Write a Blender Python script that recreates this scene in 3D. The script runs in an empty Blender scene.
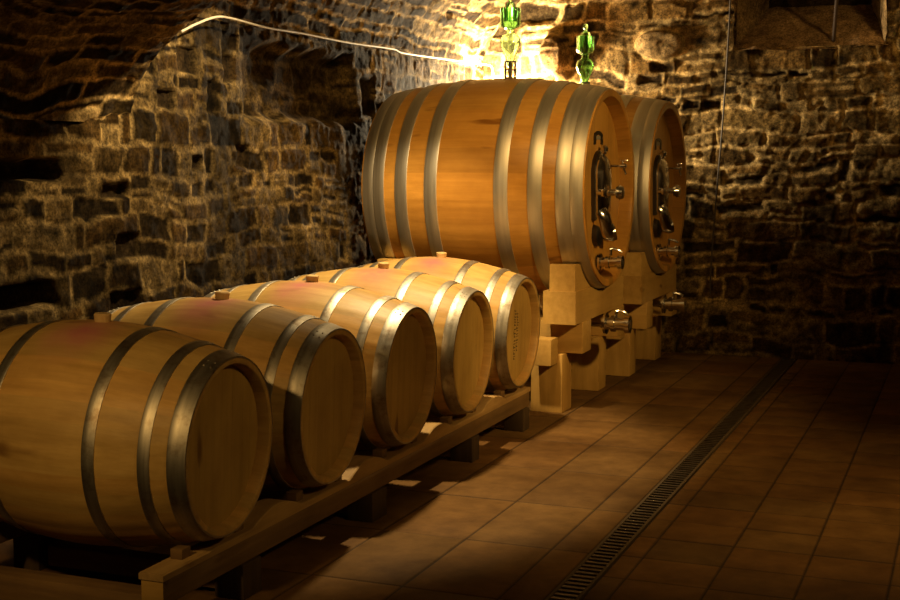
import bpy, bmesh, math, random
import numpy as np
from mathutils import Vector, Matrix
random.seed(7)
PI = math.pi
scene = bpy.context.scene
COL = scene.collection

# ------------------------------------------------------------------ helpers
def link(o, parent=None):
    COL.objects.link(o)
    if parent is not None:
        o.parent = parent
    return o

def tag(o, label=None, cat=None, group=None, kind=None):
    if label: o['label'] = label
    if cat: o['category'] = cat
    if group: o['group'] = group
    if kind: o['kind'] = kind
    return o

def empty(name, loc=(0, 0, 0), label=None, cat=None, group=None):
    o = bpy.data.objects.new(name, None)
    o.empty_display_size = .1
    o.location = loc
    link(o)
    return tag(o, label, cat, group)

def smooth_obj(me, angle=35):
    me.shade_smooth()
    try:
        me.set_sharp_from_angle(angle=math.radians(angle))
    except Exception:
        pass

def obj(name, bm, mat, parent=None, smooth=True, angle=35):
    bmesh.ops.recalc_face_normals(bm, faces=bm.faces)
    me = bpy.data.meshes.new(name)
    bm.to_mesh(me); bm.free()
    if smooth: smooth_obj(me, angle)
    o = bpy.data.objects.new(name, me)
    me.materials.append(mat)
    return link(o, parent)

def box(bm, lo, hi, bevel=0.0, rot=None, jit=0.0):
    c = [(lo[i] + hi[i]) / 2 for i in range(3)]
    s = [hi[i] - lo[i] for i in range(3)]
    r = bmesh.ops.create_cube(bm, size=1)
    vs = r['verts']
    M = Matrix.Diagonal((*s, 1))
    if rot is not None: M = rot @ M
    M = Matrix.Translation(c) @ M
    bmesh.ops.transform(bm, matrix=M, verts=vs)
    if jit:
        for v in vs:
            v.co += Vector((random.uniform(-jit, jit), random.uniform(-jit, jit), 0))
    if bevel:
        es = list({e for v in vs for e in v.link_edges})
        bmesh.ops.bevel(bm, geom=es, offset=bevel, segments=2, affect='EDGES', profile=.6)

AX = {'X': Matrix(((0, 0, 1), (1, 0, 0), (0, 1, 0))), 'Z': Matrix.Identity(3)}
def lathe(bm, prof, seg=48, axis='X', origin=(0, 0, 0), closed=False, cap=True):
    """prof: list of (along-axis, radius). axis X or Z"""
    A = AX[axis]; org = Vector(origin)
    rings = []
    for t, r in prof:
        if r < 1e-6:
            rings.append([bm.verts.new(org + A @ Vector((0, 0, t)))])
        else:
            rings.append([bm.verts.new(org + A @ Vector((r * math.cos(2 * PI * k / seg), r * math.sin(2 * PI * k / seg), t))) for k in range(seg)])
    pairs = list(zip(rings, rings[1:]))
    if closed: pairs.append((rings[-1], rings[0]))
    for a, b in pairs:
        for k in range(seg):
            k2 = (k + 1) % seg
            f = [a[k % len(a)], a[k2 % len(a)], b[k2 % len(b)], b[k % len(b)]]
            u = []
            for v in f:
                if v not in u: u.append(v)
            if len(u) > 2:
                bm.faces.new(u)
    if cap and not closed:
        for r in (rings[0], rings[-1]):
            if len(r) > 2: bm.faces.new(r)
    return rings

def tube(bm, pts, r, seg=10, rads=None):
    pts = [Vector(p) for p in pts]
    n = len(pts); rings = []
    up = Vector((0, 0, 1))
    prev = None
    for i, p in enumerate(pts):
        d = (pts[min(i + 1, n - 1)] - pts[max(i - 1, 0)]).normalized()
        if prev is None:
            a = d.cross(up)
            if a.length < 1e-3: a = d.cross(Vector((0, 1, 0)))
            a.normalize()
        else:
            a = (prev - d * prev.dot(d)).normalized()
        prev = a
        b = d.cross(a)
        rr = rads[i] if rads else r
        rings.append([bm.verts.new(p + a * rr * math.cos(2 * PI * k / seg) + b * rr * math.sin(2 * PI * k / seg)) for k in range(seg)])
    for a, b in zip(rings, rings[1:]):
        for k in range(seg):
            bm.faces.new([a[k], a[(k + 1) % seg], b[(k + 1) % seg], b[k]])
    bm.faces.new(rings[0]); bm.faces.new(rings[-1])

def spline(pts, n=8):
    P = [Vector(p) for p in pts]; out = []
    for i in range(len(P) - 1):
        p0 = P[max(i - 1, 0)]; p1 = P[i]; p2 = P[i + 1]; p3 = P[min(i + 2, len(P) - 1)]
        for k in range(n):
            t = k / n
            out.append(.5 * ((2 * p1) + (p2 - p0) * t + (2 * p0 - 5 * p1 + 4 * p2 - p3) * t * t + (3 * p1 - p0 - 3 * p2 + p3) * t ** 3))
    out.append(P[-1]); return out

# ------------------------------------------------------------------ materials
def newmat(name):
    m = bpy.data.materials.new(name); m.use_nodes = True
    nt = m.node_tree; nt.nodes.clear()
    out = nt.nodes.new('ShaderNodeOutputMaterial')
    b = nt.nodes.new('ShaderNodeBsdfPrincipled')
    nt.links.new(b.outputs[0], out.inputs[0])
    return m, nt, b
def N(nt, t, **kw):
    n = nt.nodes.new(t)
    for k, v in kw.items(): setattr(n, k, v)
    return n
def ramp(nt, fac, stops):
    r = N(nt, 'ShaderNodeValToRGB')
    e = r.color_ramp.elements
    while len(e) < len(stops): e.new(.5)
    for i, (p, c) in enumerate(stops):
        e[i].position = p; e[i].color = (*c, 1) if len(c) == 3 else c
    nt.links.new(fac, r.inputs[0]); return r.outputs[0]
def mixc(nt, a, b, fac, mode='MIX'):
    m = N(nt, 'ShaderNodeMix', data_type='RGBA', blend_type=mode)
    for sock, v in ((m.inputs[0], fac), (m.inputs[6], a), (m.inputs[7], b)):
        if hasattr(v, 'is_output'): nt.links.new(v, sock)
        else: sock.default_value = v if not isinstance(v, tuple) else (*v, 1)
    return m.outputs[2]
def noise(nt, scale, detail=4, rough=.6, sc3=None, rand=True):
    tc = N(nt, 'ShaderNodeTexCoord'); mp = N(nt, 'ShaderNodeMapping')
    nt.links.new(tc.outputs['Object'], mp.inputs[0])
    if sc3: mp.inputs['Scale'].default_value = sc3
    if rand:
        oi = N(nt, 'ShaderNodeObjectInfo')
        mu = N(nt, 'ShaderNodeMath', operation='MULTIPLY'); mu.inputs[1].default_value = 37.
        nt.links.new(oi.outputs['Random'], mu.inputs[0]); nt.links.new(mu.outputs[0], mp.inputs['Location'])
    n = N(nt, 'ShaderNodeTexNoise'); n.inputs['Scale'].default_value = scale
    n.inputs['Detail'].default_value = detail; n.inputs['Roughness'].default_value = rough
    nt.links.new(mp.outputs[0], n.inputs['Vector'])
    return n.outputs[0]
def bump(nt, b, h, strength=.3, dist=.01):
    bp = N(nt, 'ShaderNodeBump'); bp.inputs['Strength'].default_value = strength; bp.inputs['Distance'].default_value = dist
    nt.links.new(h, bp.inputs['Height']); nt.links.new(bp.outputs[0], b.inputs['Normal'])
def attr(nt, name):
    a = N(nt, 'ShaderNodeAttribute', attribute_name=name); return a.outputs['Color'], a.outputs['Fac']

def wood_mat(name, lo, hi, grain, rough=.5, tint=False, stain=False, knots=True):
    m, nt, b = newmat(name)
    n1 = noise(nt, 1.0, 6, .65, grain)
    c = ramp(nt, n1, [(.25, lo), (.7, hi)])
    n2 = noise(nt, 3.0, 5, .6)
    c = mixc(nt, c, ramp(nt, n2, [(.3, (.68, .62, .55)), (.62, (1, 1, 1))]), .8, 'MULTIPLY')
    if knots:
        n3 = noise(nt, 1.0, 2, .5, tuple(g * .28 + 2 for g in grain))
        c = mixc(nt, c, ramp(nt, n3, [(.24, (.35, .25, .18)), (.31, (1, 1, 1))]), .8, 'MULTIPLY')
    if tint:
        t, _ = attr(nt, 'tint'); c = mixc(nt, c, t, 1.0, 'MULTIPLY')
    if stain:
        _, s = attr(nt, 'stain')
        n4 = noise(nt, 9., 4, .6)
        mm = N(nt, 'ShaderNodeMath', operation='MULTIPLY', use_clamp=True); nt.links.new(s, mm.inputs[0])
        nt.links.new(ramp(nt, n4, [(.3, (.3, .3, .3)), (.65, (1, 1, 1))]), mm.inputs[1])
        c = mixc(nt, c, (.42, .14, .12), mm.outputs[0])
    nt.links.new(c, b.inputs['Base Color'])
    b.inputs['Roughness'].default_value = rough
    b.inputs['Specular IOR Level'].default_value = .3
    bump(nt, b, n1, .25, .004)
    return m

M = {}
# oak of the small barrels: grain along X; heads: grain along Z
M['oak'] = wood_mat('oak_staves', (.40, .235, .06), (.60, .375, .115), (2.2, 30, 30), .5, True, True)
M['oak_head'] = wood_mat('oak_head', (.40, .25, .06), (.54, .345, .095), (20, 26, 2), .5, True)
M['bung'] = wood_mat('bung_wood', (.5, .32, .12), (.66, .45, .2), (40, 40, 6), .6)
M['cask'] = wood_mat('cask_staves', (.42, .205, .035), (.58, .30, .058), (1.6, 36, 36), .36, True)
M['cask_head'] = wood_mat('cask_head', (.44, .225, .04), (.60, .32, .065), (20, 30, 1.6), .38, True)
M['timber_y'] = wood_mat('stand_timber', (.40, .235, .055), (.56, .345, .095), (26, 2.2, 26), .55)
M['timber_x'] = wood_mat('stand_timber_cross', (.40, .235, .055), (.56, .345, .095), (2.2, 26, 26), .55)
M['timber_z'] = wood_mat('stand_timber_post', (.40, .235, .055), (.56, .345, .095), (26, 26, 2.2), .55)
M['board_y'] = wood_mat('rack_board', (.28, .165, .055), (.50, .32, .115), (26, 2., 26), .65)
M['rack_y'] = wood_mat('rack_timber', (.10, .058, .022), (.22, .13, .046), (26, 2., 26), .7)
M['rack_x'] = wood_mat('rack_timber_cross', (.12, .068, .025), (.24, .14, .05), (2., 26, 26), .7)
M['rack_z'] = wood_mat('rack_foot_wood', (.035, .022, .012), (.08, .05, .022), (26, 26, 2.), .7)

def metal_mat(name, col, rough, streak=0.0, sc3=(60, 3, 3), stain=False):
    m, nt, b = newmat(name)
    n = noise(nt, 1.0, 4, .6, sc3)
    lo = tuple(c * (1 - streak) for c in col)
    c = ramp(nt, n, [(.3, lo), (.7, col)])
    if stain:
        n2 = noise(nt, 14., 4, .7)
        c = mixc(nt, c, ramp(nt, n2, [(.30, (.42, .30, .2)), (.5, (1, 1, 1))]), .75, 'MULTIPLY')
    nt.links.new(c, b.inputs['Base Color'])
    b.inputs['Metallic'].default_value = 1
    rr = N(nt, 'ShaderNodeMapRange'); rr.inputs['To Min'].default_value = rough * .85; rr.inputs['To Max'].default_value = min(1, rough * 1.25)
    nt.links.new(n, rr.inputs[0]); nt.links.new(rr.outputs[0], b.inputs['Roughness'])
    return m
M['hoop'] = metal_mat('galvanised_hoop', (.50, .45, .36), .46, .3, (70, 4, 4), True)
M['cask_hoop'] = metal_mat('brushed_hoop', (.60, .56, .48), .48, .15, (90, 2, 2))
M['steel'] = metal_mat('polished_steel', (.80, .77, .70), .16, .03)
M['dark_metal'] = metal_mat('dark_metal', (.10, .09, .08), .45, .2)
M['grate'] = metal_mat('grate_metal', (.19, .15, .10), .5, .3, (20, 20, 20), True)

def flat_mat(name, col, rough=.7, spec=.3):
    m, nt, b = newmat(name)
    n = noise(nt, 30., 3, .6)
    c = ramp(nt, n, [(.3, tuple(x * .8 for x in col)), (.7, col)])
    nt.links.new(c, b.inputs['Base Color']); b.inputs['Roughness'].default_value = rough
    b.inputs['Specular IOR Level'].default_value = spec
    return m
M['ink'] = flat_mat('stamp_ink', (.11, .075, .035), .8)
M['black'] = flat_mat('rubber_black', (.02, .018, .015), .6)
M['wire'] = flat_mat('pale_cable', (.62, .55, .42), .55)
M['darkwire'] = flat_mat('dark_cable', (.05, .035, .022), .6)
M['edge'] = flat_mat('dusty_edge', (.09, .058, .026), .8)
M['rod'] = flat_mat('rusty_iron', (.05, .03, .018), .7)
M['trough'] = flat_mat('trough_concrete', (.04, .03, .02), .9)
M['emblem'] = flat_mat('emblem_grey', (.30, .27, .2), .5)

def glass_mat(name, col, dens):
    m, nt, b = newmat(name)
    b.inputs['Base Color'].default_value = (*col, 1)
    b.inputs['Transmission Weight'].default_value = 1
    b.inputs['Roughness'].default_value = .02
    b.inputs['IOR'].default_value = 1.45
    return m
M['green'] = glass_mat('green_glass', (.50, .90, .50), 1)
M['clear'] = glass_mat('glare_glass', (.72, .93, .72), 1)  # green glass paled, glare on the bulb put into its colour

def stone_mat(name, nscale=16., bstr=.5):
    m, nt, b = newmat(name)
    t, _ = attr(nt, 'tint')
    n = noise(nt, nscale, 8, .72, rand=False)
    c = mixc(nt, t, ramp(nt, n, [(.34, (.28, .25, .20)), (.60, (1.1, 1.08, 1.02))]), .85, 'MULTIPLY')
    nf = noise(nt, 70., 6, .8, rand=False)
    c = mixc(nt, c, ramp(nt, nf, [(.40, (.22, .20, .16)), (.50, (.85, .83, .8)), (.62, (1.5, 1.45, 1.35))]), .8, 'MULTIPLY')
    n2 = noise(nt, 2.2, 5, .6, rand=False)
    c = mixc(nt, c, ramp(nt, n2, [(.34, (.45, .42, .34)), (.6, (1, 1, 1))]), .8, 'MULTIPLY')
    nt.links.new(c, b.inputs['Base Color'])
    b.inputs['Roughness'].default_value = .9; b.inputs['Specular IOR Level'].default_value = .04
    n3 = noise(nt, 48., 7, .75, rand=False)
    bump(nt, b, n3, bstr, .02)
    return m
M['stone'] = stone_mat('rubble_stone')
def floor_mat():
    m, nt, b = newmat('terracotta_tiles')
    t, _ = attr(nt, 'tint')
    n = noise(nt, 9., 6, .65, rand=False)
    c = mixc(nt, t, ramp(nt, n, [(.3, (.62, .56, .5)), (.65, (1.05, 1, 1))]), .9, 'MULTIPLY')
    n2 = noise(nt, 1.3, 4, .6, rand=False)
    c = mixc(nt, c, ramp(nt, n2, [(.35, (.5, .45, .4)), (.6, (1, 1, 1))]), .8, 'MULTIPLY')
    nt.links.new(c, b.inputs['Base Color'])
    rr = N(nt, 'ShaderNodeMapRange'); rr.inputs['To Min'].default_value = .6; rr.inputs['To Max'].default_value = .85
    nt.links.new(n2, rr.inputs[0]); nt.links.new(rr.outputs[0], b.inputs['Roughness'])
    b.inputs['Specular IOR Level'].default_value = .12
    bump(nt, b, n, .25, .006)
    return m
M['floor'] = floor_mat()

# ------------------------------------------------------------------ stone surfaces
def vnoise(u, v, scale, seed):
    rs = np.random.RandomState(seed); L = rs.rand(128, 128)
    x = u * scale + 40.3; y = v * scale + 17.7
    xi = np.floor(x).astype(int); yi = np.floor(y).astype(int)
    fx = x - xi; fy = y - yi
    fx = fx * fx * (3 - 2 * fx); fy = fy * fy * (3 - 2 * fy)
    g = lambda a, b: L[a % 128, b % 128]
    return (g(xi, yi) * (1 - fx) * (1 - fy) + g(xi + 1, yi) * fx * (1 - fy) + g(xi, yi + 1) * (1 - fx) * fy + g(xi + 1, yi + 1) * fx * fy) * 2 - 1
def fbm(u, v, scale, seed, o=4):
    r = 0; a = 1
    for k in range(o):
        r = r + a * vnoise(u, v, scale * 2 ** k, seed + k); a *= .55
    return r
def sstep(x, a, b):
    t = np.clip((x - a) / (b - a), 0, 1); return t * t * (3 - 2 * t)

STONES = np.array((.54, .48, .33)) * np.array([(.40, .27, .125), (.34, .225, .10), (.46, .33, .17), (.27, .18, .085), (.37, .235, .095), (.42, .31, .16), (.30, .22, .12)])
MORTAR = np.array((.52, .37, .165))
def masonry(U, V, seed, hmin, hmax, wmin, wmax, dark=.12, depth=.03, warp=.035, specials=(), mort=.012, split=.3, sf=1.0):
    """height and colour of an irregular stone wall at (U along, V up) in metres"""
    rs = np.random.RandomState(seed)
    Uw = U + warp * fbm(U, V, 2.6, seed + 11, 3) + .010 * fbm(U, V, 14, seed + 12, 2)
    Vw = V + warp * fbm(U, V, 1.9, seed + 21, 3) + .010 * fbm(U, V, 14, seed + 22, 2)
    v0, v1 = Vw.min() - .1, Vw.max() + .1
    u0, u1 = Uw.min() - .5, Uw.max() + .5
    vb = [v0]
    while vb[-1] < v1: vb.append(vb[-1] + rs.uniform(hmin, hmax))
    vb = np.array(vb)
    row = np.clip(np.searchsorted(vb, Vw) - 1, 0, len(vb) - 2)
    H = np.zeros(U.shape); C = np.zeros(U.shape + (3,))
    for r in range(len(vb) - 1):
        m = row == r
        if not m.any(): continue
        hr = vb[r + 1] - vb[r]
        ub = [u0 + rs.uniform(-.3, 0)]
        while ub[-1] < u1: ub.append(ub[-1] + rs.uniform(wmin, wmax) * (1.3 if rs.rand() < .2 else 1) * (.5 + .5 * hr / hmax))
        ub = np.array(ub)
        uu = Uw[m]; vv = Vw[m]
        k = np.clip(np.searchsorted(ub, uu) - 1, 0, len(ub) - 2)
        nk = len(ub)
        cut = np.where(rs.rand(nk) < split, rs.uniform(.35, .65, nk), 1.0)
        t = (vv - vb[r]) / hr
        top = (t > cut[k]).astype(int)
        lo = np.where(top == 1, cut[k], 0) * hr; hi = np.where(top == 1, 1, cut[k]) * hr
        dv = np.minimum(t * hr - lo, hi - t * hr)
        du = np.minimum(uu - ub[k], ub[k + 1] - uu)
        # rounded corners
        rc = .022
        a = np.maximum(rc - du, 0); b = np.maximum(rc - dv, 0)
        d = np.minimum(np.minimum(du, dv), rc - np.sqrt(a * a + b * b))
        hid = rs.uniform(-.3, 1., (nk, 2)); dk = rs.rand(nk, 2) < dark
        ci = rs.randint(0, len(STONES), (nk, 2)); br = rs.uniform(.22, 1.0, (nk, 2))
        tx = rs.uniform(-.05, .05, (nk, 2)); ty = rs.uniform(-.06, .06, (nk, 2))
        hh = hid[k, top]; isd = dk[k, top]
        mort_w = mort * (1 + .7 * vnoise(uu, vv, 7, seed + 31))
        s = sstep(d, mort_w * .6, mort_w + .008)
        uc = uu - (ub[k] + ub[k + 1]) / 2; vc = t * hr - (lo + hi) / 2
        stone_h = depth * (.5 + .5 * hh) + (uc * tx[k, top] + vc * ty[k, top]) * depth / .024
        stone_h = np.where(isd, -depth * (.3 + 1.2 * np.abs(hh)), stone_h)
        H[m] = s * stone_h
        col = STONES[ci[k, top]] * br[k, top][:, None] * sf
        mc = MORTAR * (.80 + .35 * vnoise(uu, vv, 3.1, seed + 33))[:, None]
        # some stones are smeared over with mortar
        pl = np.where(rs.rand(nk, 2) < .30, rs.uniform(.4, .85, (nk, 2)), 0)[k, top][:, None]
        col = col * (1 - pl) + mc * .8 * pl
        col = np.where(isd[:, None], np.array((.045, .030, .014)), col)
        C[m] = mc * (1 - s[:, None]) + col * s[:, None]
    for kind, cu, cv, ru, rv in specials:
        e = np.maximum(np.abs(U - cu) / ru + .10 * vnoise(U, V, 9, seed + 40), np.abs(V - cv) / rv + .16 * vnoise(U, V, 9, seed + 41))
        if kind == 'slot':
            s = 1 - sstep(e, .85, 1.1)
            H = H * (1 - s) - .10 * s
            C = C * (1 - s[..., None]) + np.array((.05, .033, .017)) * s[..., None]
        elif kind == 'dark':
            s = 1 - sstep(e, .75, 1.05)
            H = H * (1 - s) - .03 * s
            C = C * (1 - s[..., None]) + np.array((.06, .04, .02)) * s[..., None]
        elif kind == 'shade_hollow':  # hollow shaped for a shadowed stretch of wall, its shade also in the colour
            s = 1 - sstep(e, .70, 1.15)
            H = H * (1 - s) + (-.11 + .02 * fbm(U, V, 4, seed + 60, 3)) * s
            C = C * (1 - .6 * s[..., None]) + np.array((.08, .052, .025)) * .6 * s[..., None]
        elif kind == 'rock':
            e2 = np.sqrt(((U - cu) / ru) ** 2 + ((V - cv) / rv) ** 2) + .18 * vnoise(U, V, 6, seed + 47) + .08 * vnoise(U, V, 17, seed + 48)
            s = 1 - sstep(e2, .55, 1.05)
            H = H + .20 * s
            C = C * (1 - s[..., None]) + np.array((.22, .14, .065)) * s[..., None]
        elif kind == 'boulder':
            e2 = np.sqrt(((U - cu) / ru) ** 2 + ((V - cv) / rv) ** 2) + .12 * vnoise(U, V, 6, seed + 44)
            s = 1 - sstep(e2, .85, 1.0); g = 1 - sstep(e2, 1.0, 1.25)
            C = C * (1 - g[..., None]) + MORTAR * 1.1 * g[..., None]; H = H * (1 - g)
            H = H * (1 - s) + (.03 + .05 * np.sqrt(np.clip(1 - e2 * e2, 0, 1))) * s
            C = C * (1 - s[..., None]) + np.array((.25, .175, .085)) * s[..., None]
    H = H + .006 * fbm(U, V, 9, seed + 50, 3) + .003 * fbm(U, V, 34, seed + 52, 2) + .02 * fbm(U, V, .9, seed + 55, 2)
    C = C * np.clip(.92 + .36 * fbm(U, V, 11, seed + 61, 4) + .38 * fbm(U, V, 30, seed + 66, 2), .12, 1.9)[..., None]
    return H, C

def grid_obj(name, P, C, mat, keep=None, flip=False):
    n, m = P.shape[:2]
    idx = np.arange(n * m).reshape(n, m)
    F = np.stack([idx[:-1, :-1], idx[1:, :-1], idx[1:, 1:], idx[:-1, 1:]], -1).reshape(-1, 4)
    if keep is not None:
        F = F[keep[:-1, :-1].reshape(-1)]
    if flip: F = F[:, ::-1]
    me = bpy.data.meshes.new(name)
    me.vertices.add(n * m); me.vertices.foreach_set('co', P.reshape(-1).astype(np.float32))
    me.loops.add(len(F) * 4); me.loops.foreach_set('vertex_index', F.reshape(-1).astype(np.int32))
    me.polygons.add(len(F)); me.polygons.foreach_set('loop_start', (np.arange(len(F)) * 4).astype(np.int32))
    me.update(calc_edges=True); me.validate()
    a = me.attributes.new('tint', 'FLOAT_COLOR', 'POINT')
    rgba = np.ones((n * m, 4), np.float32); rgba[:, :3] = C.reshape(-1, 3)
    a.data.foreach_set('color', rgba.reshape(-1))
    me.shade_smooth(); me.materials.append(mat)
    o = bpy.data.objects.new(name, me); link(o); o['kind'] = 'structure'
    return o

XW = -3.58      # left wall
YB = 9.72       # back wall
YA = 5.05       # where the low vault ends and the higher one begins
ZL, ZH = 1.60, 2.13

# left wall
ys = np.arange(2.2, YB + .1, .0125); zs = np.arange(0, 2.3, .0125)
U, V = np.meshgrid(ys, zs, indexing='ij')
sp = [('slot', 4.25, 1.40, .34, .042), ('slot', 4.2, .885, .32, .05), ('shade_hollow', 6.78, 1.85, .62, .20),
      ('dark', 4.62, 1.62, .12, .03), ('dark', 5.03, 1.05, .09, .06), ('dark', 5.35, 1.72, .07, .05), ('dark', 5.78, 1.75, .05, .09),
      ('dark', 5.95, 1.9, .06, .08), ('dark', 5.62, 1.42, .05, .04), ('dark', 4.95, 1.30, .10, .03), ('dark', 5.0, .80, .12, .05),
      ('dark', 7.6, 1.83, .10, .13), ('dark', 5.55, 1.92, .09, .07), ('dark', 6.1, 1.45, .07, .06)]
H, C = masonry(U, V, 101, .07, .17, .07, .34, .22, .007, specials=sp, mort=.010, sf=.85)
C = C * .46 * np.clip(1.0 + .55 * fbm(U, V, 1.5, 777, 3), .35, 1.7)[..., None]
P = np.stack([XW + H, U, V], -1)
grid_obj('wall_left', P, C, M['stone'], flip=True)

# back wall with the window recess cut out
xs = np.arange(-3.75, 1.6, .0125); zs = np.arange(0, 3.5, .0125)
U, V = np.meshgrid(xs, zs, indexing='ij')
sp = [('rock', -2.97, 2.20, .13, .21), ('boulder', -2.21, 2.27, .19, .115), ('dark', -2.17, 2.17 - .07, .075, .028), ('dark', -2.27, 2.02, .10, .035),
      ('dark', -1.96, 1.83, .055, .035), ('dark', -1.82, 1.83, .075, .035), ('dark', -2.22, 2.11, .05, .028)]
H, C = masonry(U, V, 211, .06, .18, .09, .42, .11, .018, specials=sp, warp=.05, sf=.9)
# bounds of the window recess opening
NX0, NX1, NZ0, NZ1 = -1.66, -.63, 2.22, 2.80
keep = ~((U > NX0) & (U < NX1) & (V > NZ0) & (V < NZ1))
P = np.stack([U, YB - H, V], -1)
grid_obj('wall_back', P, C, M['stone'], keep)

# window recess: sloping sill, reveals, back
def struct_bm(name, bm, mat):
    o = obj(name, bm, mat, None, True, 30); o['kind'] = 'structure'; return o
def plain_surface(name, P4, mat, seed, n=60, amp=.012, base=(.36, .25, .13)):
    p = [np.array(q, float) for q in P4]
    u = np.linspace(0, 1, n)[:, None, None]; v = np.linspace(0, 1, n)[None, :, None]
    P = (p[0] * (1 - u) + p[1] * u) * (1 - v) + (p[3] * (1 - u) + p[2] * u) * v
    nrm = np.cross(p[1] - p[0], p[3] - p[0]); nrm /= np.linalg.norm(nrm)
    uu = u[..., 0] * np.linalg.norm(p[1] - p[0]) + 0 * v[..., 0]; vv = v[..., 0] * np.linalg.norm(p[3] - p[0]) + 0 * u[..., 0]
    h = amp * fbm(uu, vv, 5, seed, 4)
    P = P + nrm * h[..., None]
    C = np.array(base) * (1 + .3 * fbm(uu, vv, 3, seed + 9, 3))[..., None]
    return grid_obj(name, P, C, mat)
BX0, BX1, BY, BZ = -1.50, -.78, YB + .55, 2.56
fy = YB - .02
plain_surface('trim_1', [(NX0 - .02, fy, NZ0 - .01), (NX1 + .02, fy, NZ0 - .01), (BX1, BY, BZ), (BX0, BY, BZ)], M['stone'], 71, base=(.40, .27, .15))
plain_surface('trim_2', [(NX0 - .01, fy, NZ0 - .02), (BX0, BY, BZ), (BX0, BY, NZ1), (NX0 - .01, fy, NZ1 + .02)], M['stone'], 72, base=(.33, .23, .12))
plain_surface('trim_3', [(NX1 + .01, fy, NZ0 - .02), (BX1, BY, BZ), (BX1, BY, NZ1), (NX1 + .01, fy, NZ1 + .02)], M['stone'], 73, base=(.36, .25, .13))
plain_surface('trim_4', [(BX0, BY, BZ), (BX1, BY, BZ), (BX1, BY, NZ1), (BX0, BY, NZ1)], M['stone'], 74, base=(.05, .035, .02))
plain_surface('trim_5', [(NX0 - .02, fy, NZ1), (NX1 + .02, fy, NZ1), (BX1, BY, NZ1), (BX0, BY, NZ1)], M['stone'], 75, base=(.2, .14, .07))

# vaults: coursed stone shells; low one over the front, higher one over the back
def vault(name, y0, y1, zs, rise, step, seed, half=3.58, fan=0.0):
    ys = np.arange(y0, y1 + step, step)
    tt = np.concatenate([np.arange(0, .75, step / 2.2), np.arange(.75, PI + .01, .06)])
    T, Yv = np.meshgrid(tt, ys, indexing='ij')
    x = -half * np.cos(T); z = zs + rise * np.sin(T)
    s = np.concatenate([[0], np.cumsum(np.hypot(np.diff(-half * np.cos(tt)), np.diff(rise * np.sin(tt))))])
    S = np.repeat(s[:, None], len(ys), 1)
    V = S + fan * np.abs(Yv - 4.35)
    H, C = masonry(Yv, V, seed, .05, .10, .18, .46, .10, .010, specials=(), mort=.007, split=.1, sf=.38)
    nx = half * np.cos(T) * rise; nz = -half * np.sin(T) * half
    # inward normal of the ellipse
    nx = np.cos(T) / half; nz = -np.sin(T) / rise; ln = np.hypot(nx, nz); nx /= ln; nz /= ln
    P = np.stack([x + nx * H, Yv, z + nz * H], -1)
    return grid_obj(name, P, C, M['stone'])
vault('ceiling', 2.2, YA, ZL, 1.05, .016, 301, fan=-.22)
vault('ceiling', YA - .02, YB + .12, ZH, 1.25, .016, 331)
# ring wall closing the step between the two vaults (faces the back of the cellar)
bm = bmesh.new()
for k in range(60):
    t0, t1 = PI * k / 60, PI * (k + 1) / 60
    q = []
    for t in (t0, t1):
        q.append((-3.58 * math.cos(t), ZL + 1.05 * math.sin(t))); 
    r = [(-3.66 * math.cos(t), ZH + 1.3 * math.sin(t)) for t in (t0, t1)]
    vs = [bm.verts.new((p[0], YA + .01, p[1])) for p in (q[0], q[1], r[1], r[0])]
    bm.faces.new(vs)
bmesh.ops.remove_doubles(bm, verts=bm.verts, dist=.001)
M['plainstone'] = flat_mat('dark_stone', (.20, .14, .07), .85)
struct_bm('trim_6', bm, M['plainstone'])

# remaining shell outside the picture
def slab(name, lo, hi, mat):
    bm = bmesh.new(); box(bm, lo, hi); o = obj(name, bm, mat, None, False); o['kind'] = 'structure'
slab('wall_right', (3.45, -3.2, 0), (3.6, YB + .3, 3.4), M['plainstone'])
slab('wall_front', (-3.8, -3.2, 0), (3.6, -3.0, 3.4), M['plainstone'])
slab('wall_left', (-3.8, -3.2, 0), (-3.58, 2.25, 2.2), M['plainstone'])
slab('wall_back', (1.5, YB, 0), (3.6, YB + .15, 3.5), M['plainstone'])
bm = bmesh.new()
for k in range(40):
    t0, t1 = PI * k / 40, PI * (k + 1) / 40
    vs = [bm.verts.new((-3.58 * math.cos(t), y, ZL + 1.05 * math.sin(t))) for t, y in ((t0, -3.2), (t1, -3.2), (t1, 2.25), (t0, 2.25))]
    bm.faces.new(vs)
bmesh.ops.remove_doubles(bm, verts=bm.verts, dist=.001)
struct_bm('ceiling', bm, M['plainstone'])

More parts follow.
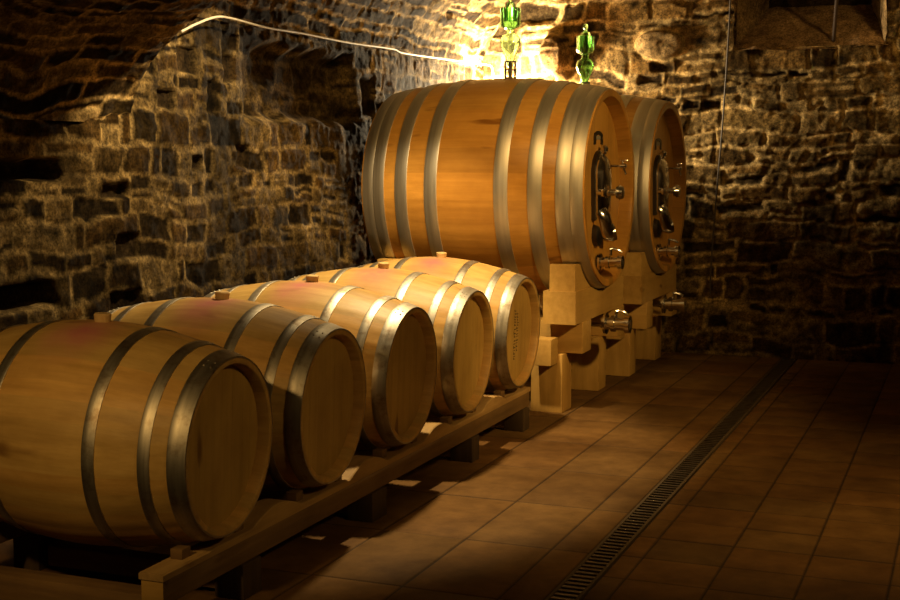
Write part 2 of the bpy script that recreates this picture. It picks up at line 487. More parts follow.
# ------------------------------------------------------------------ floor
DX0, DX1 = -1.272, -1.166       # drain channel
def floor_strip(name, xs, ys, seed, x0, x1, y0, y1):
    """tiles with recessed joints as one surface"""
    rs = np.random.RandomState(seed)
    g = .008
    def lines(b):
        out = []
        for a, c in zip(b, b[1:]): out += [a, a + g * .5, a + g, c - g, c - g * .5]
        return np.array(sorted(set(out + [b[-1]])))
    X = lines(xs); Yl = lines(ys)
    U, V = np.meshgrid(X, Yl, indexing='ij')
    i = np.clip(np.searchsorted(xs, U + 1e-6) - 1, 0, len(xs) - 2); j = np.clip(np.searchsorted(ys, V + 1e-6) - 1, 0, len(ys) - 2)
    xs = np.array(xs); ys = np.array(ys)
    d = np.minimum(np.minimum(U - xs[i], xs[i + 1] - U), np.minimum(V - ys[j], ys[j + 1] - V))
    s = np.clip(d / (g * .99), 0, 1)
    hz = rs.uniform(-.0012, .0012, (len(xs), len(ys))); br = rs.uniform(.88, 1.08, (len(xs), len(ys))); rd = rs.uniform(-.06, .06, (len(xs), len(ys)))
    z = s * (hz[i, j]) - (1 - s) * .005
    base = np.array((.165, .090, .026))
    Ct = base * br[i, j][..., None] * (1 + np.stack([rd[i, j], 0 * z, -rd[i, j]], -1))
    C = Ct * s[..., None] + np.array((.035, .022, .010)) * (1 - s[..., None])
    P = np.stack([U, V, z], -1)
    return grid_obj(name, P, C, M['floor'])
yl = list(np.arange(-3.2, 10.1, .60)); yr = list(np.arange(-3.24, 10.1, .262))
xl = [-3.9] + [-1.42 - .345 * k for k in range(7, -1, -1)] + [DX0 - .004]
xr = [DX1 + .004, -1.08] + [-1.08 + .285 * k for k in range(1, 17)]
floor_strip('floor', xl, yl, 5, 0, 0, 0, 0)
floor_strip('floor', xr, yr, 6, 0, 0, 0, 0)
bm = bmesh.new(); box(bm, (DX0 - .03, -3.2, -.12), (DX1 + .03, YB, -.09))
box(bm, (DX0 - .03, -3.2, -.12), (DX0 - .006, YB, -.008)); box(bm, (DX1 + .006, -3.2, -.12), (DX1 + .03, YB, -.008))
struct_bm('floor', bm, M['trough'])

# slotted grate over the channel
g = empty('drain_grate', ((DX0 + DX1) / 2, 2.0, 0), 'long narrow slotted metal drain grate set in the tiled floor aisle', 'drain')
L0, L1 = 0.0, YB - 2.04
for s in (-1, 1):
    bm = bmesh.new()
    a, b = sorted((s * .052, s * .041))
    box(bm, (a, L0, -.02), (b, L1, .002))
    obj('grate_edge', bm, M['edge'], g, False)
bm = bmesh.new()
y = L0 + .01
while y < L1:
    box(bm, (-.041, y, -.02), (.041, y + .020, .0)); y += .042
o = obj('grate_bars', bm, M['grate'], g, False)

# ------------------------------------------------------------------ barrels
def stave_body(bm, L, Rb, Re, nst, per, pw, groove, chime, rin_end, rin_cro, nx, seed, bevel, tlo=.84):
    """outer shell with shallow stave joints, chime and inner rim; axis X, centred at origin"""
    rs = random.Random(seed)
    ang = []
    k = 0
    wid = [rs.uniform(.75, 1.25) for _ in range(nst)]; tot = sum(wid)
    edges = [0]
    for w in wid: edges.append(edges[-1] + w / tot * 2 * PI)
    for i in range(nst):
        for j in range(per):
            ang.append((edges[i] + (edges[i + 1] - edges[i]) * j / per, i, j == 0))
    prof = []   # x, r, is_outer
    us = np.linspace(-1, 1, nx)
    hl = L / 2
    prof.append((-hl + chime, rin_cro, 0)); prof.append((-hl + .004, rin_end, 0)); prof.append((-hl, rin_end + bevel, 0))
    for u in us:
        prof.append((u * hl * .998, Rb - (Rb - Re) * abs(u) ** pw, 1))
    prof.append((hl, rin_end + bevel, 0)); prof.append((hl - .004, rin_end, 0)); prof.append((hl - chime, rin_cro, 0))
    tint = [None] * nst
    for i in range(nst):
        b = rs.uniform(tlo, 1.08); w = rs.uniform(-.05, .05); tint[i] = (b * (1 + w), b, b * (1 - w), 1)
    lay = bm.loops.layers.float_color.new('tint')
    sl = bm.verts.layers.float.new('stain')
    rings = []
    for (x, r, outer) in prof:
        ring = []
        for a, i, e in ang:
            rr = r - (groove if (e and outer) else 0)
            v = bm.verts.new((x, rr * math.sin(a), rr * math.cos(a)))
            # dried wine around and in front of the bung hole
            yy = rr * math.sin(a); c = math.cos(a)
            d = math.hypot(x / .15, (yy + .10) / .17)
            v[sl] = max(0, 1 - d) * 1.2 if (c > 0 and outer) else 0
            ring.append(v)
        rings.append(ring)
    n = len(ang)
    for a, b in zip(rings, rings[1:]):
        for k in range(n):
            f = bm.faces.new([a[k], a[(k + 1) % n], b[(k + 1) % n], b[k]])
            for lp in f.loops: lp[lay] = tint[ang[k][1]]

def head_bm(x, r, n, seed, var=.11, seam=.8):
    rs = random.Random(seed); bm = bmesh.new()
    lay = bm.loops.layers.float_color.new('tint')
    ed = [-r]
    ws = [rs.uniform(.8, 1.2) for _ in range(n)]; t = sum(ws)
    for w in ws: ed.append(ed[-1] + 2 * r * w / t)
    for a, b in zip(ed, ed[1:]):
        br = rs.uniform(1 - var, 1 + var * .6); col = (br, br, br * .98, 1)
        g = .0012
        prev = None; m = 14
        pts = []
        for k in range(m + 1):
            y = a + g + (b - a - 2 * g) * k / m
            h = math.sqrt(max(0, r * r - y * y)); pts.append((y, h))
        for (y0, h0), (y1, h1) in zip(pts, pts[1:]):
            f = bm.faces.new([bm.verts.new((x, y0, -h0)), bm.verts.new((x, y1, -h1)), bm.verts.new((x, y1, h1)), bm.verts.new((x, y0, h0))])
            for lp in f.loops: lp[lay] = col
        # joint
        y1 = b; h1 = math.sqrt(max(0, r * r - y1 * y1)); yo, ho = pts[-1]
        if h1 > .01:
            f = bm.faces.new([bm.verts.new((x, yo, -ho)), bm.verts.new((x - .0002, y1 + g, -h1)), bm.verts.new((x - .0002, y1 + g, h1)), bm.verts.new((x, yo, ho))])
            for lp in f.loops: lp[lay] = (seam, seam, seam * .96, 1)
    bmesh.ops.remove_doubles(bm, verts=bm.verts, dist=.0004)
    return bm

def hoop_bm(xc, w, rad, th, seg=96, seam=None, rivets=True):
    """rad(x): radius of the wood; a flat iron band with an overlapped, riveted seam"""
    bm = bmesh.new()
    x0, x1 = xc - w / 2, xc + w / 2
    r0, r1 = rad(x0), rad(x1)
    xm = xc; rm = max(rad(xm), (r0 + r1) / 2)
    prof = [(x0, r0 - .004), (x0, r0 + th), (x0 + .002, r0 + th + .0008), (xm, rm + th + .001), (x1 - .002, r1 + th + .0008), (x1, r1 + th), (x1, r1 - .004)]
    lathe(bm, prof, seg, 'X', closed=True)
    if seam is not None and rivets:
        for da in (-.05, .05):
            for f in (.3, .7):
                a = seam + da; x = x0 + w * f; r = rad(x) + th
                c = Vector((x, r * math.sin(a), r * math.cos(a)))
                res = bmesh.ops.create_icosphere(bm, subdivisions=1, radius=.004)
                bmesh.ops.translate(bm, vec=c, verts=res['verts'])
    return bm

SL, SRb, SRe, SPW = .95, .364, .284, 1.85
def srad(x): return SRb - (SRb - SRe) * abs(x / (SL / 2)) ** SPW
def make_barrel():
    t = empty('wine_barrel')
    z = SRb     # the Empty sits at the lowest point of the belly
    def up(bm):
        bmesh.ops.translate(bm, vec=(0, 0, z), verts=bm.verts); return bm
    bm = bmesh.new()
    stave_body(bm, SL, SRb, SRe, 30, 4, SPW, .0016, .05, .262, .256, 41, 3, .005)
    obj('staves', up(bm), M['oak'], t, True, 50)
    obj('head', up(head_bm(SL / 2 - .042, .2585, 8, 5, .05, .9)), M['oak_head'], t, False)
    bm = head_bm(-SL / 2 + .042, .2585, 8, 6, .05, .9); bmesh.ops.reverse_faces(bm, faces=bm.faces)
    obj('head', up(bm), M['oak_head'], t, False)
    for i, (d, w) in enumerate(((.4475, .054), (.352, .036), (.182, .040))):
        for s in (1, -1):
            obj('hoop', up(hoop_bm(s * d, w, srad, .0025, 96, -.35 + .55 * i + (.2 if s < 0 else 0))), M['hoop'], t, True, 40)
    bm = bmesh.new()
    lathe(bm, [(SRb * 2 - .012, .024), (SRb * 2 + .022, .028), (SRb * 2 + .026, .025), (SRb * 2 + .026, 0)], 24, 'Z')
    obj('bung', bm, M['bung'], t)
    return t

def dup(root, loc, label, group=None):
    r = root.copy(); COL.objects.link(r); r.location = loc; r['label'] = label
    if group: r['group'] = group
    for ch in list(root.children):
        c = ch.copy(); COL.objects.link(c); c.parent = r
        for gch in list(ch.children):
            d = gch.copy(); COL.objects.link(d); d.parent = c
    return r

BY0, BSP, BXE, BZ0 = 3.56, .735, -2.172, .541
TILT = math.radians(2.0); BDX = (.016, .012, .005, .004, .004)
BROT = (2.6, 1.8, 1.2, 1.2, .6)      # each barrel lies slightly askew
proto = make_barrel()
BL = ['nearest oak wine barrel on the low rack, left end cut off by the frame',
      'second oak wine barrel from the front on the low rack',
      'middle one of the five oak wine barrels on the low rack',
      'fourth oak wine barrel from the front on the rack, before the last barrel',
      'farthest oak wine barrel on the rack, dark stamp on its head, beside the timber stand']
bars = []
for i in range(5):
    loc = (BXE - SL / 2, BY0 + BSP * i, BZ0 - SRb)
    if i == 0:
        b = proto; b.location = loc; b['label'] = BL[0]
    else:
        b = dup(proto, loc, BL[i])
    # pose: the middle of the front end stays put, the axis turns by BROT and rises by TILT towards the wall
    Rm = Matrix.Rotation(math.radians(BROT[i]), 3, 'Z') @ Matrix.Rotation(TILT, 3, 'Y')
    b.location = Vector((BXE + BDX[i], BY0 + BSP * i, BZ0)) - Rm @ Vector((SL / 2, 0, SRb)); b.rotation_euler = Rm.to_euler()
    b['category'] = 'barrel'; b['group'] = 'oak wine barrels in a row on the low rack'
    bars.append(b)
# branded stamp burnt on the head of the farthest barrel: two columns of small illegible strokes
bm = bmesh.new(); rs = random.Random(4)
hx = SL / 2 - .0415
for col_, (yy, z0, z1) in enumerate(((-.025, .22, .48), (.015, .26, .46))):
    z = z0
    while z < z1:
        h = rs.uniform(.006, .012)
        y0 = yy - rs.uniform(.008, .018); y1 = yy + rs.uniform(.006, .018)
        box(bm, (hx - .002, y0, z), (hx + .0006, y1, z + h * .55))
        if rs.random() < .6: box(bm, (hx - .002, y0, z), (hx + .0006, y0 + .005, z + h * 1.3))
        z += h * 1.9
o = obj('stamp', bm, M['ink'], bars[4], False); o['label'] = 'dark stamped mark'

# ------------------------------------------------------------------ barrel rack
rk = empty('barrel_rack', (-2.6, 3.23, 0), 'long low dark timber rack under the five oak wine barrels', 'rack')
RX, RY = -2.6, 3.23
def rbox(name, lo, hi, mat, bev=.004, jit=0):
    bm = bmesh.new(); box(bm, (lo[0] - RX, lo[1] - RY, lo[2]), (hi[0] - RX, hi[1] - RY, hi[2]), bev, None, jit)
    return obj(name, bm, mat, rk, True, 30)
for (xa, xb, dz) in ((-2.278, -2.200, 0), (-3.10, -3.025, .030)):
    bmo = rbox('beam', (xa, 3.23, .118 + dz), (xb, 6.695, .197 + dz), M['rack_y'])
    bmo.data.materials.append(M['timber_x'])          # paler end grain, light on the beam ends put into the colour
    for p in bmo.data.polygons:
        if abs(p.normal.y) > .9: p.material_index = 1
    # cradle board with rounded rises between the barrels
    bm = bmesh.new()
    n = 240; y0, y1 = 3.225, 6.70
    secs = []
    for k in range(n + 1):
        y = y0 + (y1 - y0) * k / n
        dmin = min(abs(y - (BY0 + BSP * i)) for i in range(5))
        top = .219 + dz
        if y > BY0 and y < BY0 + 4 * BSP:
            u = max(0, (dmin - .19) / (BSP / 2 - .19)); top += .044 * math.sin(min(1, u) * PI / 2) if u > 0 else 0
        xa2, xb2 = xa - .004, xb + .004
        secs.append([bm.verts.new((x - RX, y - RY, z)) for x, z in ((xa2, .197 + dz), (xb2, .197 + dz), (xb2, top - .004), (xb2 - .004, top), (xa2 + .004, top), (xa2, top - .004))])
    for a, b in zip(secs, secs[1:]):
        for k in range(6): bm.faces.new([a[k], a[(k + 1) % 6], b[(k + 1) % 6], b[k]])
    bm.faces.new(secs[0]); bm.faces.new(secs[-1])
    obj('cradle_board', bm, M['board_y'], rk, True, 30)
    for (fa, fb) in ((3.67, 3.79), (4.67, 4.81), (5.79, 5.89), (6.56, 6.66)):
        w = .11
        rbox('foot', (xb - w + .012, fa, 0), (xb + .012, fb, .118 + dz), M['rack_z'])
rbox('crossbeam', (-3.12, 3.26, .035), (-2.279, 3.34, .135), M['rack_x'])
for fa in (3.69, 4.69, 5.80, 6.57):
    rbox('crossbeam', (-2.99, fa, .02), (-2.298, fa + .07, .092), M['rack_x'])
for i in range(5):
    for s in (-1, 1):
        for xa, xb in ((-2.268, -2.225), (-3.09, -3.05)):
            rr = max(srad(x - (BXE + BDX[i] - SL / 2)) for x in (xa, xb)) + .006
            y = BY0 + BSP * i + ((xa + xb) / 2 - BXE) * math.tan(math.radians(BROT[i])) + s * .16
            zb = BZ0 + (BXE - (xa + xb) / 2 - .025) * math.tan(TILT) - math.sqrt(rr ** 2 - .135 ** 2)
            z0_ = .219 if xa > -2.6 else .249
            bm = bmesh.new()
            box(bm, (xa - RX, y - .025 - RY, z0_), (xb - RX, y + .025 - RY, zb), .003)
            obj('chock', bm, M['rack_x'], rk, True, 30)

# ------------------------------------------------------------------ large casks
CL, CRb, CRe, CPW = 1.35, .652, .574, 1.9
def crad(x): return CRb - (CRb - CRe) * abs(x / (CL / 2)) ** CPW
def cyl(bm, p, q, r, seg=20):
    tube(bm, [p, q], r, seg)
def make_cask():
    t = empty('wine_cask')
    z = CRb
    def up(bm):
        bmesh.ops.translate(bm, vec=(0, 0, z), verts=bm.verts); return bm
    bm = bmesh.new()
    stave_body(bm, CL, CRb, CRe, 32, 5, CPW, .0008, .105, .535, .520, 41, 13, .010, .70)
    for v in bm.verts: v[bm.verts.layers.float['stain']] = 0
    obj('staves', up(bm), M['cask'], t, True, 50)
    obj('head', up(head_bm(CL / 2 - .085, .525, 11, 15)), M['cask_head'], t, False)
    bm = head_bm(-CL / 2 + .085, .525, 11, 16); bmesh.ops.reverse_faces(bm, faces=bm.faces)
    obj('head', up(bm), M['cask_head'], t, False)
    for i, (d, w) in enumerate(((.630, .070), (.5555, .077), (.403, .080), (.211, .080))):
        for s in (1, -1):
            obj('hoop', up(hoop_bm(s * d, w, crad, .004, 128, None)), M['cask_hoop'], t, True, 40)
    hx = CL / 2 - .085                      # face of the front head
    # manhole door: arched dished plate in a frame, cross bar with a hand knob
    def arch_pts(w, zb, zt, n=16):
        pts = [(-w * .86, zb), (w * .86, zb)]
        zs_ = zt - w
        for k in range(n + 1):
            a = PI * k / n; pts.append((w * math.cos(a), zs_ + w * math.sin(a)))
        return pts
    def plate(w, zb, zt, x0, x1, mat, name, par, inset=.02, dish=.02):
        bm = bmesh.new()
        o_ = arch_pts(w, zb, zt); i_ = arch_pts(w - inset, zb + inset, zt - inset)
        loops = []
        for pts, x in ((o_, x0), (o_, x1), (i_, x1 + dish * .5)):
            loops.append([bm.verts.new((x, p[0], p[1])) for p in pts])
        for a, b in zip(loops, loops[1:]):
            for k in range(len(a)): bm.faces.new([a[k], a[(k + 1) % len(a)], b[(k + 1) % len(b)], b[k]])
        # domed centre
        cz = (zb + zt) / 2; prev = loops[-1]
        for f in (.66, .33):
            ring = [bm.verts.new((x1 + dish * (.5 + .5 * (1 - f)), p[0] * f, cz + (p[1] - cz) * f)) for p in i_]
            for k in range(len(ring)): bm.faces.new([prev[k], prev[(k + 1) % len(ring)], ring[(k + 1) % len(ring)], ring[k]])
            prev = ring
        bm.faces.new(prev)
        return obj(name, up(bm), mat, par, True, 40)
    door = plate(.128, -.165, .205, hx + .012, hx + .035, M['steel'], 'manhole_door', t, .03, .05)
    bm = bmesh.new()
    o_ = arch_pts(.143, -.185, .222); i_ = arch_pts(.128, -.166, .206)
    A = [[bm.verts.new((x, p[0], p[1])) for p in pts] for pts, x in ((o_, hx - .005), (o_, hx + .022), (i_, hx + .022), (i_, hx - .005))]
    for a, b in zip(A, A[1:]):
        for k in range(len(a)): bm.faces.new([a[k], a[(k + 1) % len(a)], b[(k + 1) % len(b)], b[k]])
    obj('door_frame', up(bm), M['dark_metal'], door, True, 40)
    bm = bmesh.new(); box(bm, (hx + .06, -.14, -.045), (hx + .085, .14, -.005), .006)
    cyl(bm, (hx + .03, -.125, -.025), (hx + .06, -.125, -.025), .012); cyl(bm, (hx + .03, .125, -.025), (hx + .06, .125, -.025), .012)
    obj('cross_bar', up(bm), M['steel'], door)
    bm = bmesh.new()
    lathe(bm, [(hx + .085, .015), (hx + .108, .015), (hx + .111, .036), (hx + .128, .044), (hx + .148, .036), (hx + .153, 0)], 20, 'X', (0, .03, -.025))
    obj('hand_knob', up(bm), M['steel'], door)
    bm = bmesh.new()
    lathe(bm, [(.215, 0), (.215, .022), (.235, .024), (.25, .012), (.255, 0)], 16, 'Z', (hx + .04, 0, 0))
    box(bm, (hx - .002, -.02, .20), (hx + .05, .02, .222), .003)
    obj('hinge', up(bm), M['steel'], door)
    # curved spout below the door
    bm = bmesh.new()
    pth = spline([(hx - .01, -.06, -.12), (hx + .035, -.055, -.16), (hx + .045, -.03, -.22), (hx + .065, .01, -.26), (hx + .10, .03, -.255)], 6)
    n = len(pth)
    tube(bm, pth, .04, 16, [.052 + .006 * math.sin(PI * k / n) for k in range(n)])
    obj('spout', up(bm), M['steel'], door)
    bm = bmesh.new(); lathe(bm, [(hx - .004, .07), (hx + .03, .07), (hx + .036, .06), (hx + .04, .05)], 24, 'X', (0, -.045, -.27))
    obj('spout_flange', up(bm), M['dark_metal'], door)
    # arched plate above the door
    bm = bmesh.new(); n = 12
    o_ = [( .095 * math.cos(PI * k / n), .305 + .030 * math.sin(PI * k / n)) for k in range(n + 1)]
    i_ = [( .055 * math.cos(PI * k / n), .298 + .016 * math.sin(PI * k / n)) for k in range(n + 1)]
    o_ = [(.095, .255)] + o_ + [(-.095, .255)]; i_ = [(.058, .258)] + i_ + [(-.058, .258)]
    F = [[bm.verts.new((x, p[0], p[1])) for p in pts] for pts, x in ((o_, hx - .002), (o_, hx + .006), (i_, hx + .006), (i_, hx - .002))]
    for a, b in zip(F, F[1:]):
        for k in range(len(a) - 1): bm.faces.new([a[k], a[k + 1], b[k + 1], b[k]])
    for e in (0, -1): bm.faces.new([f[e] for f in F])
    bd = obj('badge', up(bm), M['dark_metal'], t, True, 40); bd['label'] = 'dark arch shaped badge'
    bm = bmesh.new(); box(bm, (hx - .002, -.05, .285), (hx + .004, .05, .308), .002)
    obj('badge_plate', up(bm), M['emblem'], bd)
    # sampling tap
    ty, tz = .20, .13
    bm = bmesh.new()
    cyl(bm, (hx - .01, ty, tz), (hx + .125, ty, tz), .0085)
    lathe(bm, [(hx - .002, .02), (hx + .008, .02), (hx + .01, .012)], 16, 'X', (0, ty, tz))
    lathe(bm, [(hx + .085, .012), (hx + .088, .016), (hx + .118, .016), (hx + .122, .010)], 16, 'X', (0, ty, tz))
    tp = obj('sampling_tap', up(bm), M['steel'], t)
    bm = bmesh.new(); cyl(bm, (hx + .105, ty, tz - .012), (hx + .118, ty + .01, tz - .05), .007, 12)
    obj('tap_spout', up(bm), M['steel'], tp)
    bm = bmesh.new(); cyl(bm, (hx + .10, ty, tz + .01), (hx + .10, ty, tz + .03), .005, 10); box(bm, (hx + .085, ty - .006, tz + .028), (hx + .135, ty + .006, tz + .034), .002)
    obj('tap_lever', up(bm), M['steel'], tp)
    # outlet valve at the bottom of the head
    def valve(name, x0, y, z, L, k=1.0):
        bm = bmesh.new()
        lathe(bm, [(x0, .024), (x0 + .02, .024), (x0 + .021, .050), (x0 + .034, .050), (x0 + .036, .028), (x0 + .06, .028), (x0 + .063, .038),
                   (x0 + .085, .038), (x0 + .088, .030), (x0 + L - .03, .030), (x0 + L - .028, .041), (x0 + L, .041), (x0 + L, .025), (x0 + L - .04, .023), (x0 + L - .04, 0)], 28, 'X', (0, y, z))
        for v in bm.verts:
            v.co.y = y + (v.co.y - y) * k; v.co.z = z + (v.co.z - z) * k
        v = obj(name, up(bm), M['steel'], t)
        bm = bmesh.new()
        cyl(bm, (x0 + .09, y, z + .04), (x0 + .09, y, z + .075), .010, 12)
        tube(bm, spline([(x0 + .085, y, z + .075), (x0 + .10, y + .01, z + .078), (x0 + .13, y + .02, z + .070), (x0 + .15, y + .03, z + .058)], 5), .009, 10)
        obj('valve_handle', up(bm), M['steel'], v)
        bm = bmesh.new(); lathe(bm, [(x0 + .012, .024), (x0 + .016, .047), (x0 + .0205, .047), (x0 + .0205, .024)], 24, 'X', (0, y, z)); 
        obj('gasket', up(bm), M['black'], v)
        return v
    valve('outlet_valve', hx - .005, .0, -.435, .165)
    # drain valve under the belly, on a bent pipe that passes under the saddle
    v = valve('drain_valve', CL / 2 - .05, -.0, -.800, .175, 1.3)
    bm = bmesh.new()
    tube(bm, spline([(CL / 2 - .42, 0, -.62), (CL / 2 - .42, 0, -.73), (CL / 2 - .38, 0, -.792), (CL / 2 - .30, 0, -.800), (CL / 2 - .04, 0, -.800)], 6), .024, 16)
    obj('drain_pipe', up(bm), M['steel'], v)
    return t

C1 = (-2.0 - CL / 2, 7.60, 1.267 - CRb); C2 = (-1.955 - CL / 2, 8.975, 1.243 - CRb)
cask = make_cask(); cask.location = C1
cask['label'] = 'big nearer wine cask on timber stand, full side and hoops in view'; cask['category'] = 'barrel'; cask['group'] = 'large wine casks on timber stands'
cask2 = dup(cask, C2, 'rear big wine cask by the back wall, mostly hidden behind the nearer cask')

# ------------------------------------------------------------------ cask stands
def make_stand(name, cx, cy, cz, xe, label):
    t = empty(name, (cx, cy, 0), label, 'stand', 'timber stands under the large casks')
    def part(nm, lo, hi, mat, bev=.006, jit=0):
        bm = bmesh.new(); box(bm, lo, hi, bev, None, jit); return obj(nm, bm, mat, t, True, 30)
    fx = xe - cx                                     # local X of the cask front edge
    zb = cz - .75                                    # underside of the saddle
    for k, x1 in enumerate((fx - .055, fx - CL + .235)):     # front and rear saddle
        x0 = x1 - .19
        bm = bmesh.new(); n = 40
        hw = .535; prof = []
        ra, rb_ = (crad(x + cx - (xe - CL / 2)) + .007 for x in (x0, x1))
        ra += .008; rb_ += .008
        step = .185
        def ztop(y, rr):
            return min(zb + step, cz - math.sqrt(rr * rr - y * y) if abs(y) < rr else 9)
        secs = []
        for k2 in range(n + 1):
            y = -hw + 2 * hw * k2 / n
            secs.append([bm.verts.new(p) for p in ((x0, y, zb), (x1, y, zb), (x1, y, ztop(y, rb_)), (x0, y, ztop(y, ra)))])
        for a, b in zip(secs, secs[1:]):
            for q in range(4): bm.faces.new([a[q], a[(q + 1) % 4], b[(q + 1) % 4], b[q]])
        bm.faces.new(secs[0]); bm.faces.new(secs[-1])
        # upper chocks that hug the flanks of the cask
        for sg in (-1, 1):
            cb = bmesh.new(); z0c, z1c = zb + step, zb + step + .150
            cs = []
            for k2 in range(25):
                z_ = z0c + (z1c - z0c) * k2 / 24
                yi = [math.sqrt(max(.01, r_ * r_ - (cz - z_) ** 2)) for r_ in (ra, rb_)]
                yo = hw - .008
                cs.append([cb.verts.new((x, sg * min(y, yo), z_)) for x, y in ((x0 + .035, yo), (x1 - .006, yo), (x1 - .006, min(yi[1], yo - .012)), (x0 + .035, min(yi[0], yo - .012)))])
            for a, b in zip(cs, cs[1:]):
                for q in range(4): cb.faces.new([a[q], a[(q + 1) % 4], b[(q + 1) % 4], b[q]])
            cb.faces.new(cs[0]); cb.faces.new(cs[-1])
            obj('flank_chock', cb, M['timber_y'], t, True, 30)
        es = [e for e in bm.edges if len(e.link_faces) == 2 and e.calc_face_angle(0) > 1.0]
        bmesh.ops.bevel(bm, geom=es, offset=.005, segments=2, affect='EDGES')
        obj('saddle', bm, M['timber_y'], t, True, 30)
    zpost = zb - .18
    for s, (ya, yb) in ((-1, (-.47, -.29)), (1, (.30, .48))):
        part('crossbeam', (fx - CL + .06, ya + .07, zpost), (fx - .05, yb + .07, zb), M['timber_x'])
        for xb in (fx - .145, fx - CL + .24):
            part('post', (xb - .19, ya, 0), (xb, yb, zpost), M['timber_z'], .007, .003)
    part('wedge_block', (fx - .29, -.60, zpost - .05), (fx - .175, -.47, zpost + .10), M['timber_y'])
    return t
make_stand('cask_stand', C1[0], C1[1], 1.267, -2.0, 'pale timber block stand under the nearer big cask')
make_stand('cask_stand', C2[0], C2[1], 1.243, -1.955, 'timber block stand under the rear big cask by the back wall')

# ------------------------------------------------------------------ fermentation locks on the casks
def make_lock(name, x, y, z, cage, label, kb=1.0):
    t = empty(name, (x, y, z), label, 'fermentation lock', 'green glass fermentation locks on the casks')
    # steel cage holder
    bm = bmesh.new()
    for k in range(4):
        a = 2 * PI * k / 4 + .5
        cyl(bm, (.030 * math.cos(a), .030 * math.sin(a), 0), (.030 * math.cos(a), .030 * math.sin(a), cage), .0075, 8)
    for zz in (.004, cage * .5, cage):
        rgs = [(zz - .004, .026), (zz - .004, .036), (zz + .004, .036), (zz + .004, .026)]
        lathe(bm, rgs, 24, 'Z', closed=True)
    obj('holder', bm, M['dark_metal'], t)
    def shell(prof, th, seg=32, rib=0, nrib=12):
        bm = bmesh.new()
        inner = [(p[0], max(p[1] - th, .001)) for p in prof][::-1]
        rings = lathe(bm, prof + inner, seg, 'Z', closed=True)
        return bm
    z0 = cage
    # funnel shaped bulb
    prof = [(z0 - .03, .018), (z0, .022), (z0 + .03, .030), (z0 + .07, .050), (z0 + .105, .062), (z0 + .135, .060), (z0 + .155, .045), (z0 + .165, .026), (z0 + .195, .024)]
    obj('bulb', shell(prof, .003), M['clear'] if kb else M['green'], t)  # nearer bulb takes the paled green glass in place of glare
    # cup with ribbed wall
    z1 = z0 + .19
    bm = bmesh.new(); seg = 48
    prof = [(z1, .024), (z1 + .012, .05), (z1 + .03, .058), (z1 + .125, .060)]
    pin = [(p[0] + .002, p[1] - .004) for p in prof][::-1]
    rg = lathe(bm, prof + pin, seg, 'Z', closed=True)
    for r in rg[1:4]:
        for k, v in enumerate(r):
            f = 1 + .04 * (1 if (k // 2) % 2 else -1)
            v.co.x *= f; v.co.y *= f
    obj('cup', bm, M['green'], t, True, 60)
    # inner bell and knob
    bm = bmesh.new()
    lathe(bm, [(z1 + .05, .036), (z1 + .11, .036), (z1 + .15, .030), (z1 + .16, .012), (z1 + .17, .010), (z1 + .18, .018), (z1 + .20, .018), (z1 + .21, .008), (z1 + .212, 0)], 28, 'Z', cap=False)
    obj('bell', bm, M['green'], t)
    return t
def top_of(c, x): return c[2] + CRb + crad(x - (c[0]))
xa = -2.632
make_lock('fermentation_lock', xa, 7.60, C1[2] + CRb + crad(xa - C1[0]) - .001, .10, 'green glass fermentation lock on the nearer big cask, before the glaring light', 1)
xb = -2.56
make_lock('fermentation_lock', xb, 8.975, C2[2] + CRb + crad(xb - C2[0]) - .001, .07, 'green glass fermentation lock on the rear big cask, right of the glare', 0)

# ------------------------------------------------------------------ cables and rod
def cable(name, pts, r, mat, label, cat, n=6):
    bm = bmesh.new(); tube(bm, spline(pts, n), r, 8)
    o = obj(name, bm, mat); tag(o, label, cat); return o
WX = XW + .075
cable('cable', [(WX, 5.40, 2.035), (WX, 5.54, 2.085), (WX, 5.70, 2.130), (WX, 5.84, 2.14), (WX + .005, 6.2, 2.125), (WX, 6.6, 2.13), (WX, 7.2, 2.125), (WX + .004, 7.8, 2.135), (WX, 8.0, 2.122), (WX, 8.6, 2.13), (WX, 9.2, 2.14), (WX + .01, 9.55, 2.145), (WX + .03, 9.62, 2.12), (WX + .03, 9.63, 2.0)],
      .0058, M['wire'], 'thin pale cable strung along the left wall below the vault', 'cable')
cable('cable', [(-1.69, YB - .092, 3.0), (-1.685, YB - .094, 2.55), (-1.70, YB - .092, 2.1), (-1.722, YB - .094, 1.65), (-1.755, YB - .092, 1.15), (-1.78, YB - .09, .7), (-1.785, YB - .09, .45)],
      .006, M['darkwire'], 'thin dark cable hanging down the stone back wall', 'cable')
sill = lambda y: NZ0 + (y - fy) / (BY - fy) * (BZ - NZ0)
ry = fy + .10
bm = bmesh.new(); tube(bm, [(-.985, ry, sill(ry) - .02), (-.96, ry, 2.80)], .013, 10)
tag(obj('iron_rod', bm, M['rod']), 'dark iron rod standing in the window recess of the back wall', 'rod')

# ------------------------------------------------------------------ camera
cam = bpy.data.cameras.new('camera'); co = bpy.data.objects.new('camera', cam); COL.objects.link(co)
cam.sensor_width = 36; cam.lens = 52.94; cam.clip_start = .05; cam.clip_end = 60
co.location = (0, 0, 1.45)
co.rotation_euler = (math.radians(90 - 6.1666), 0, math.radians(21.672))
scene.camera = co
cam.dof.use_dof = True; cam.dof.focus_distance = 6.2; cam.dof.aperture_fstop = 14

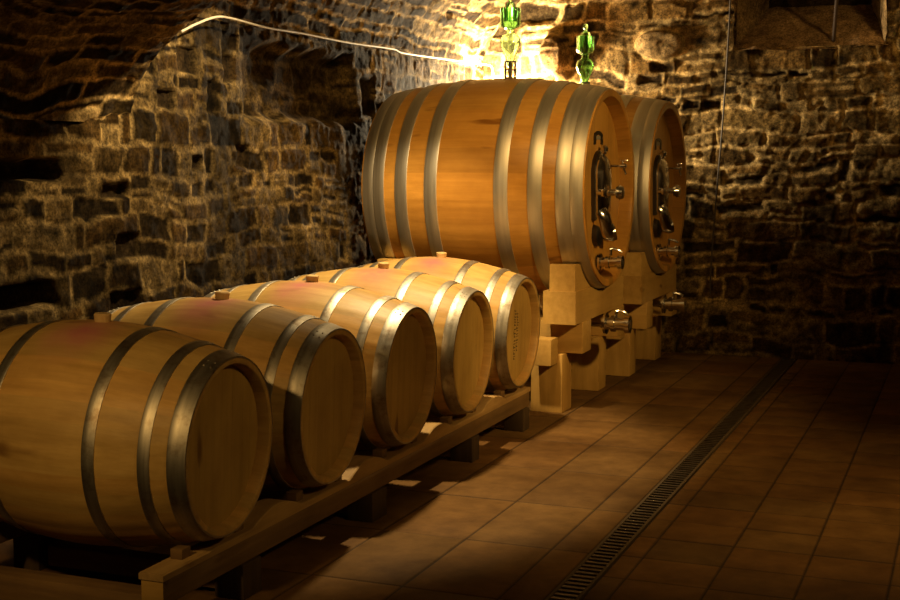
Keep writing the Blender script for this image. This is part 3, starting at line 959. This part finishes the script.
# ------------------------------------------------------------------ light
def lamp(name, kind, loc, energy, col=(1, .66, .32), size=.08, target=None, spot=None, blend=.4):
    l = bpy.data.lights.new(name, kind); l.energy = energy; l.color = col
    if kind in ('POINT', 'SPOT'): l.shadow_soft_size = size
    o = bpy.data.objects.new(name, l); o.location = loc; COL.objects.link(o)
    if target is not None:
        o.rotation_euler = (Vector(target) - Vector(loc)).to_track_quat('-Z', 'Y').to_euler()
    if spot: l.spot_size = math.radians(spot); l.spot_blend = blend
    return o
WARM = (1, .61, .20)
lamp('corner_lamp', 'POINT', (-3.36, 9.40, 1.95), 480, (1, .80, .50), .14)
lamp('vault_lamp', 'SPOT', (-2.40, 5.72, 2.85), 420, (1, .74, .38), .06, (-3.30, 5.72, 0), 87, .35)
lamp('cask_fill', 'SPOT', (-2.0, 5.35, 2.70), 95, WARM, .07, (-2.7, 7.1, 1.5), 66, .8)  # added fill for the near side of the cask, no fixture of the cellar
lamp('aisle_lamp', 'SPOT', (.7, 5.2, 2.4), 330, WARM, .10, (-2.0, 7.0, 1.0), 60, .9)
lamp('head_fill', 'SPOT', (.9, 3.0, 2.3), 60, WARM, .10, (-2.2, 4.4, .6), 50, .9)  # extra spot put in to brighten the heads of the small barrels
lamp('front_lamp', 'SPOT', (-2.2, .7, 2.38), 150, WARM, .08, (-2.75, 3.6, .5), 36, 1.0)
lamp('floor_fill', 'SPOT', (-.3, 5.3, 2.6), 110, WARM, .08, (-.5, 5.6, 0), 74, 1.0)  # added downward fill that lifts the aisle tiles
lamp('window_lamp', 'SPOT', (-.25, 9.0, 2.85), 14, WARM, .05, (-1.0, 10.0, 2.3), 120, .9)

w = bpy.data.worlds.new('world'); scene.world = w; w.use_nodes = True
bg = w.node_tree.nodes['Background']; bg.inputs[0].default_value = (.10, .05, .018, 1); bg.inputs[1].default_value = .02

vs = scene.view_settings
vs.view_transform = 'Standard'; vs.look = 'None'; vs.exposure = 0; vs.gamma = 1; vs.use_curve_mapping = False
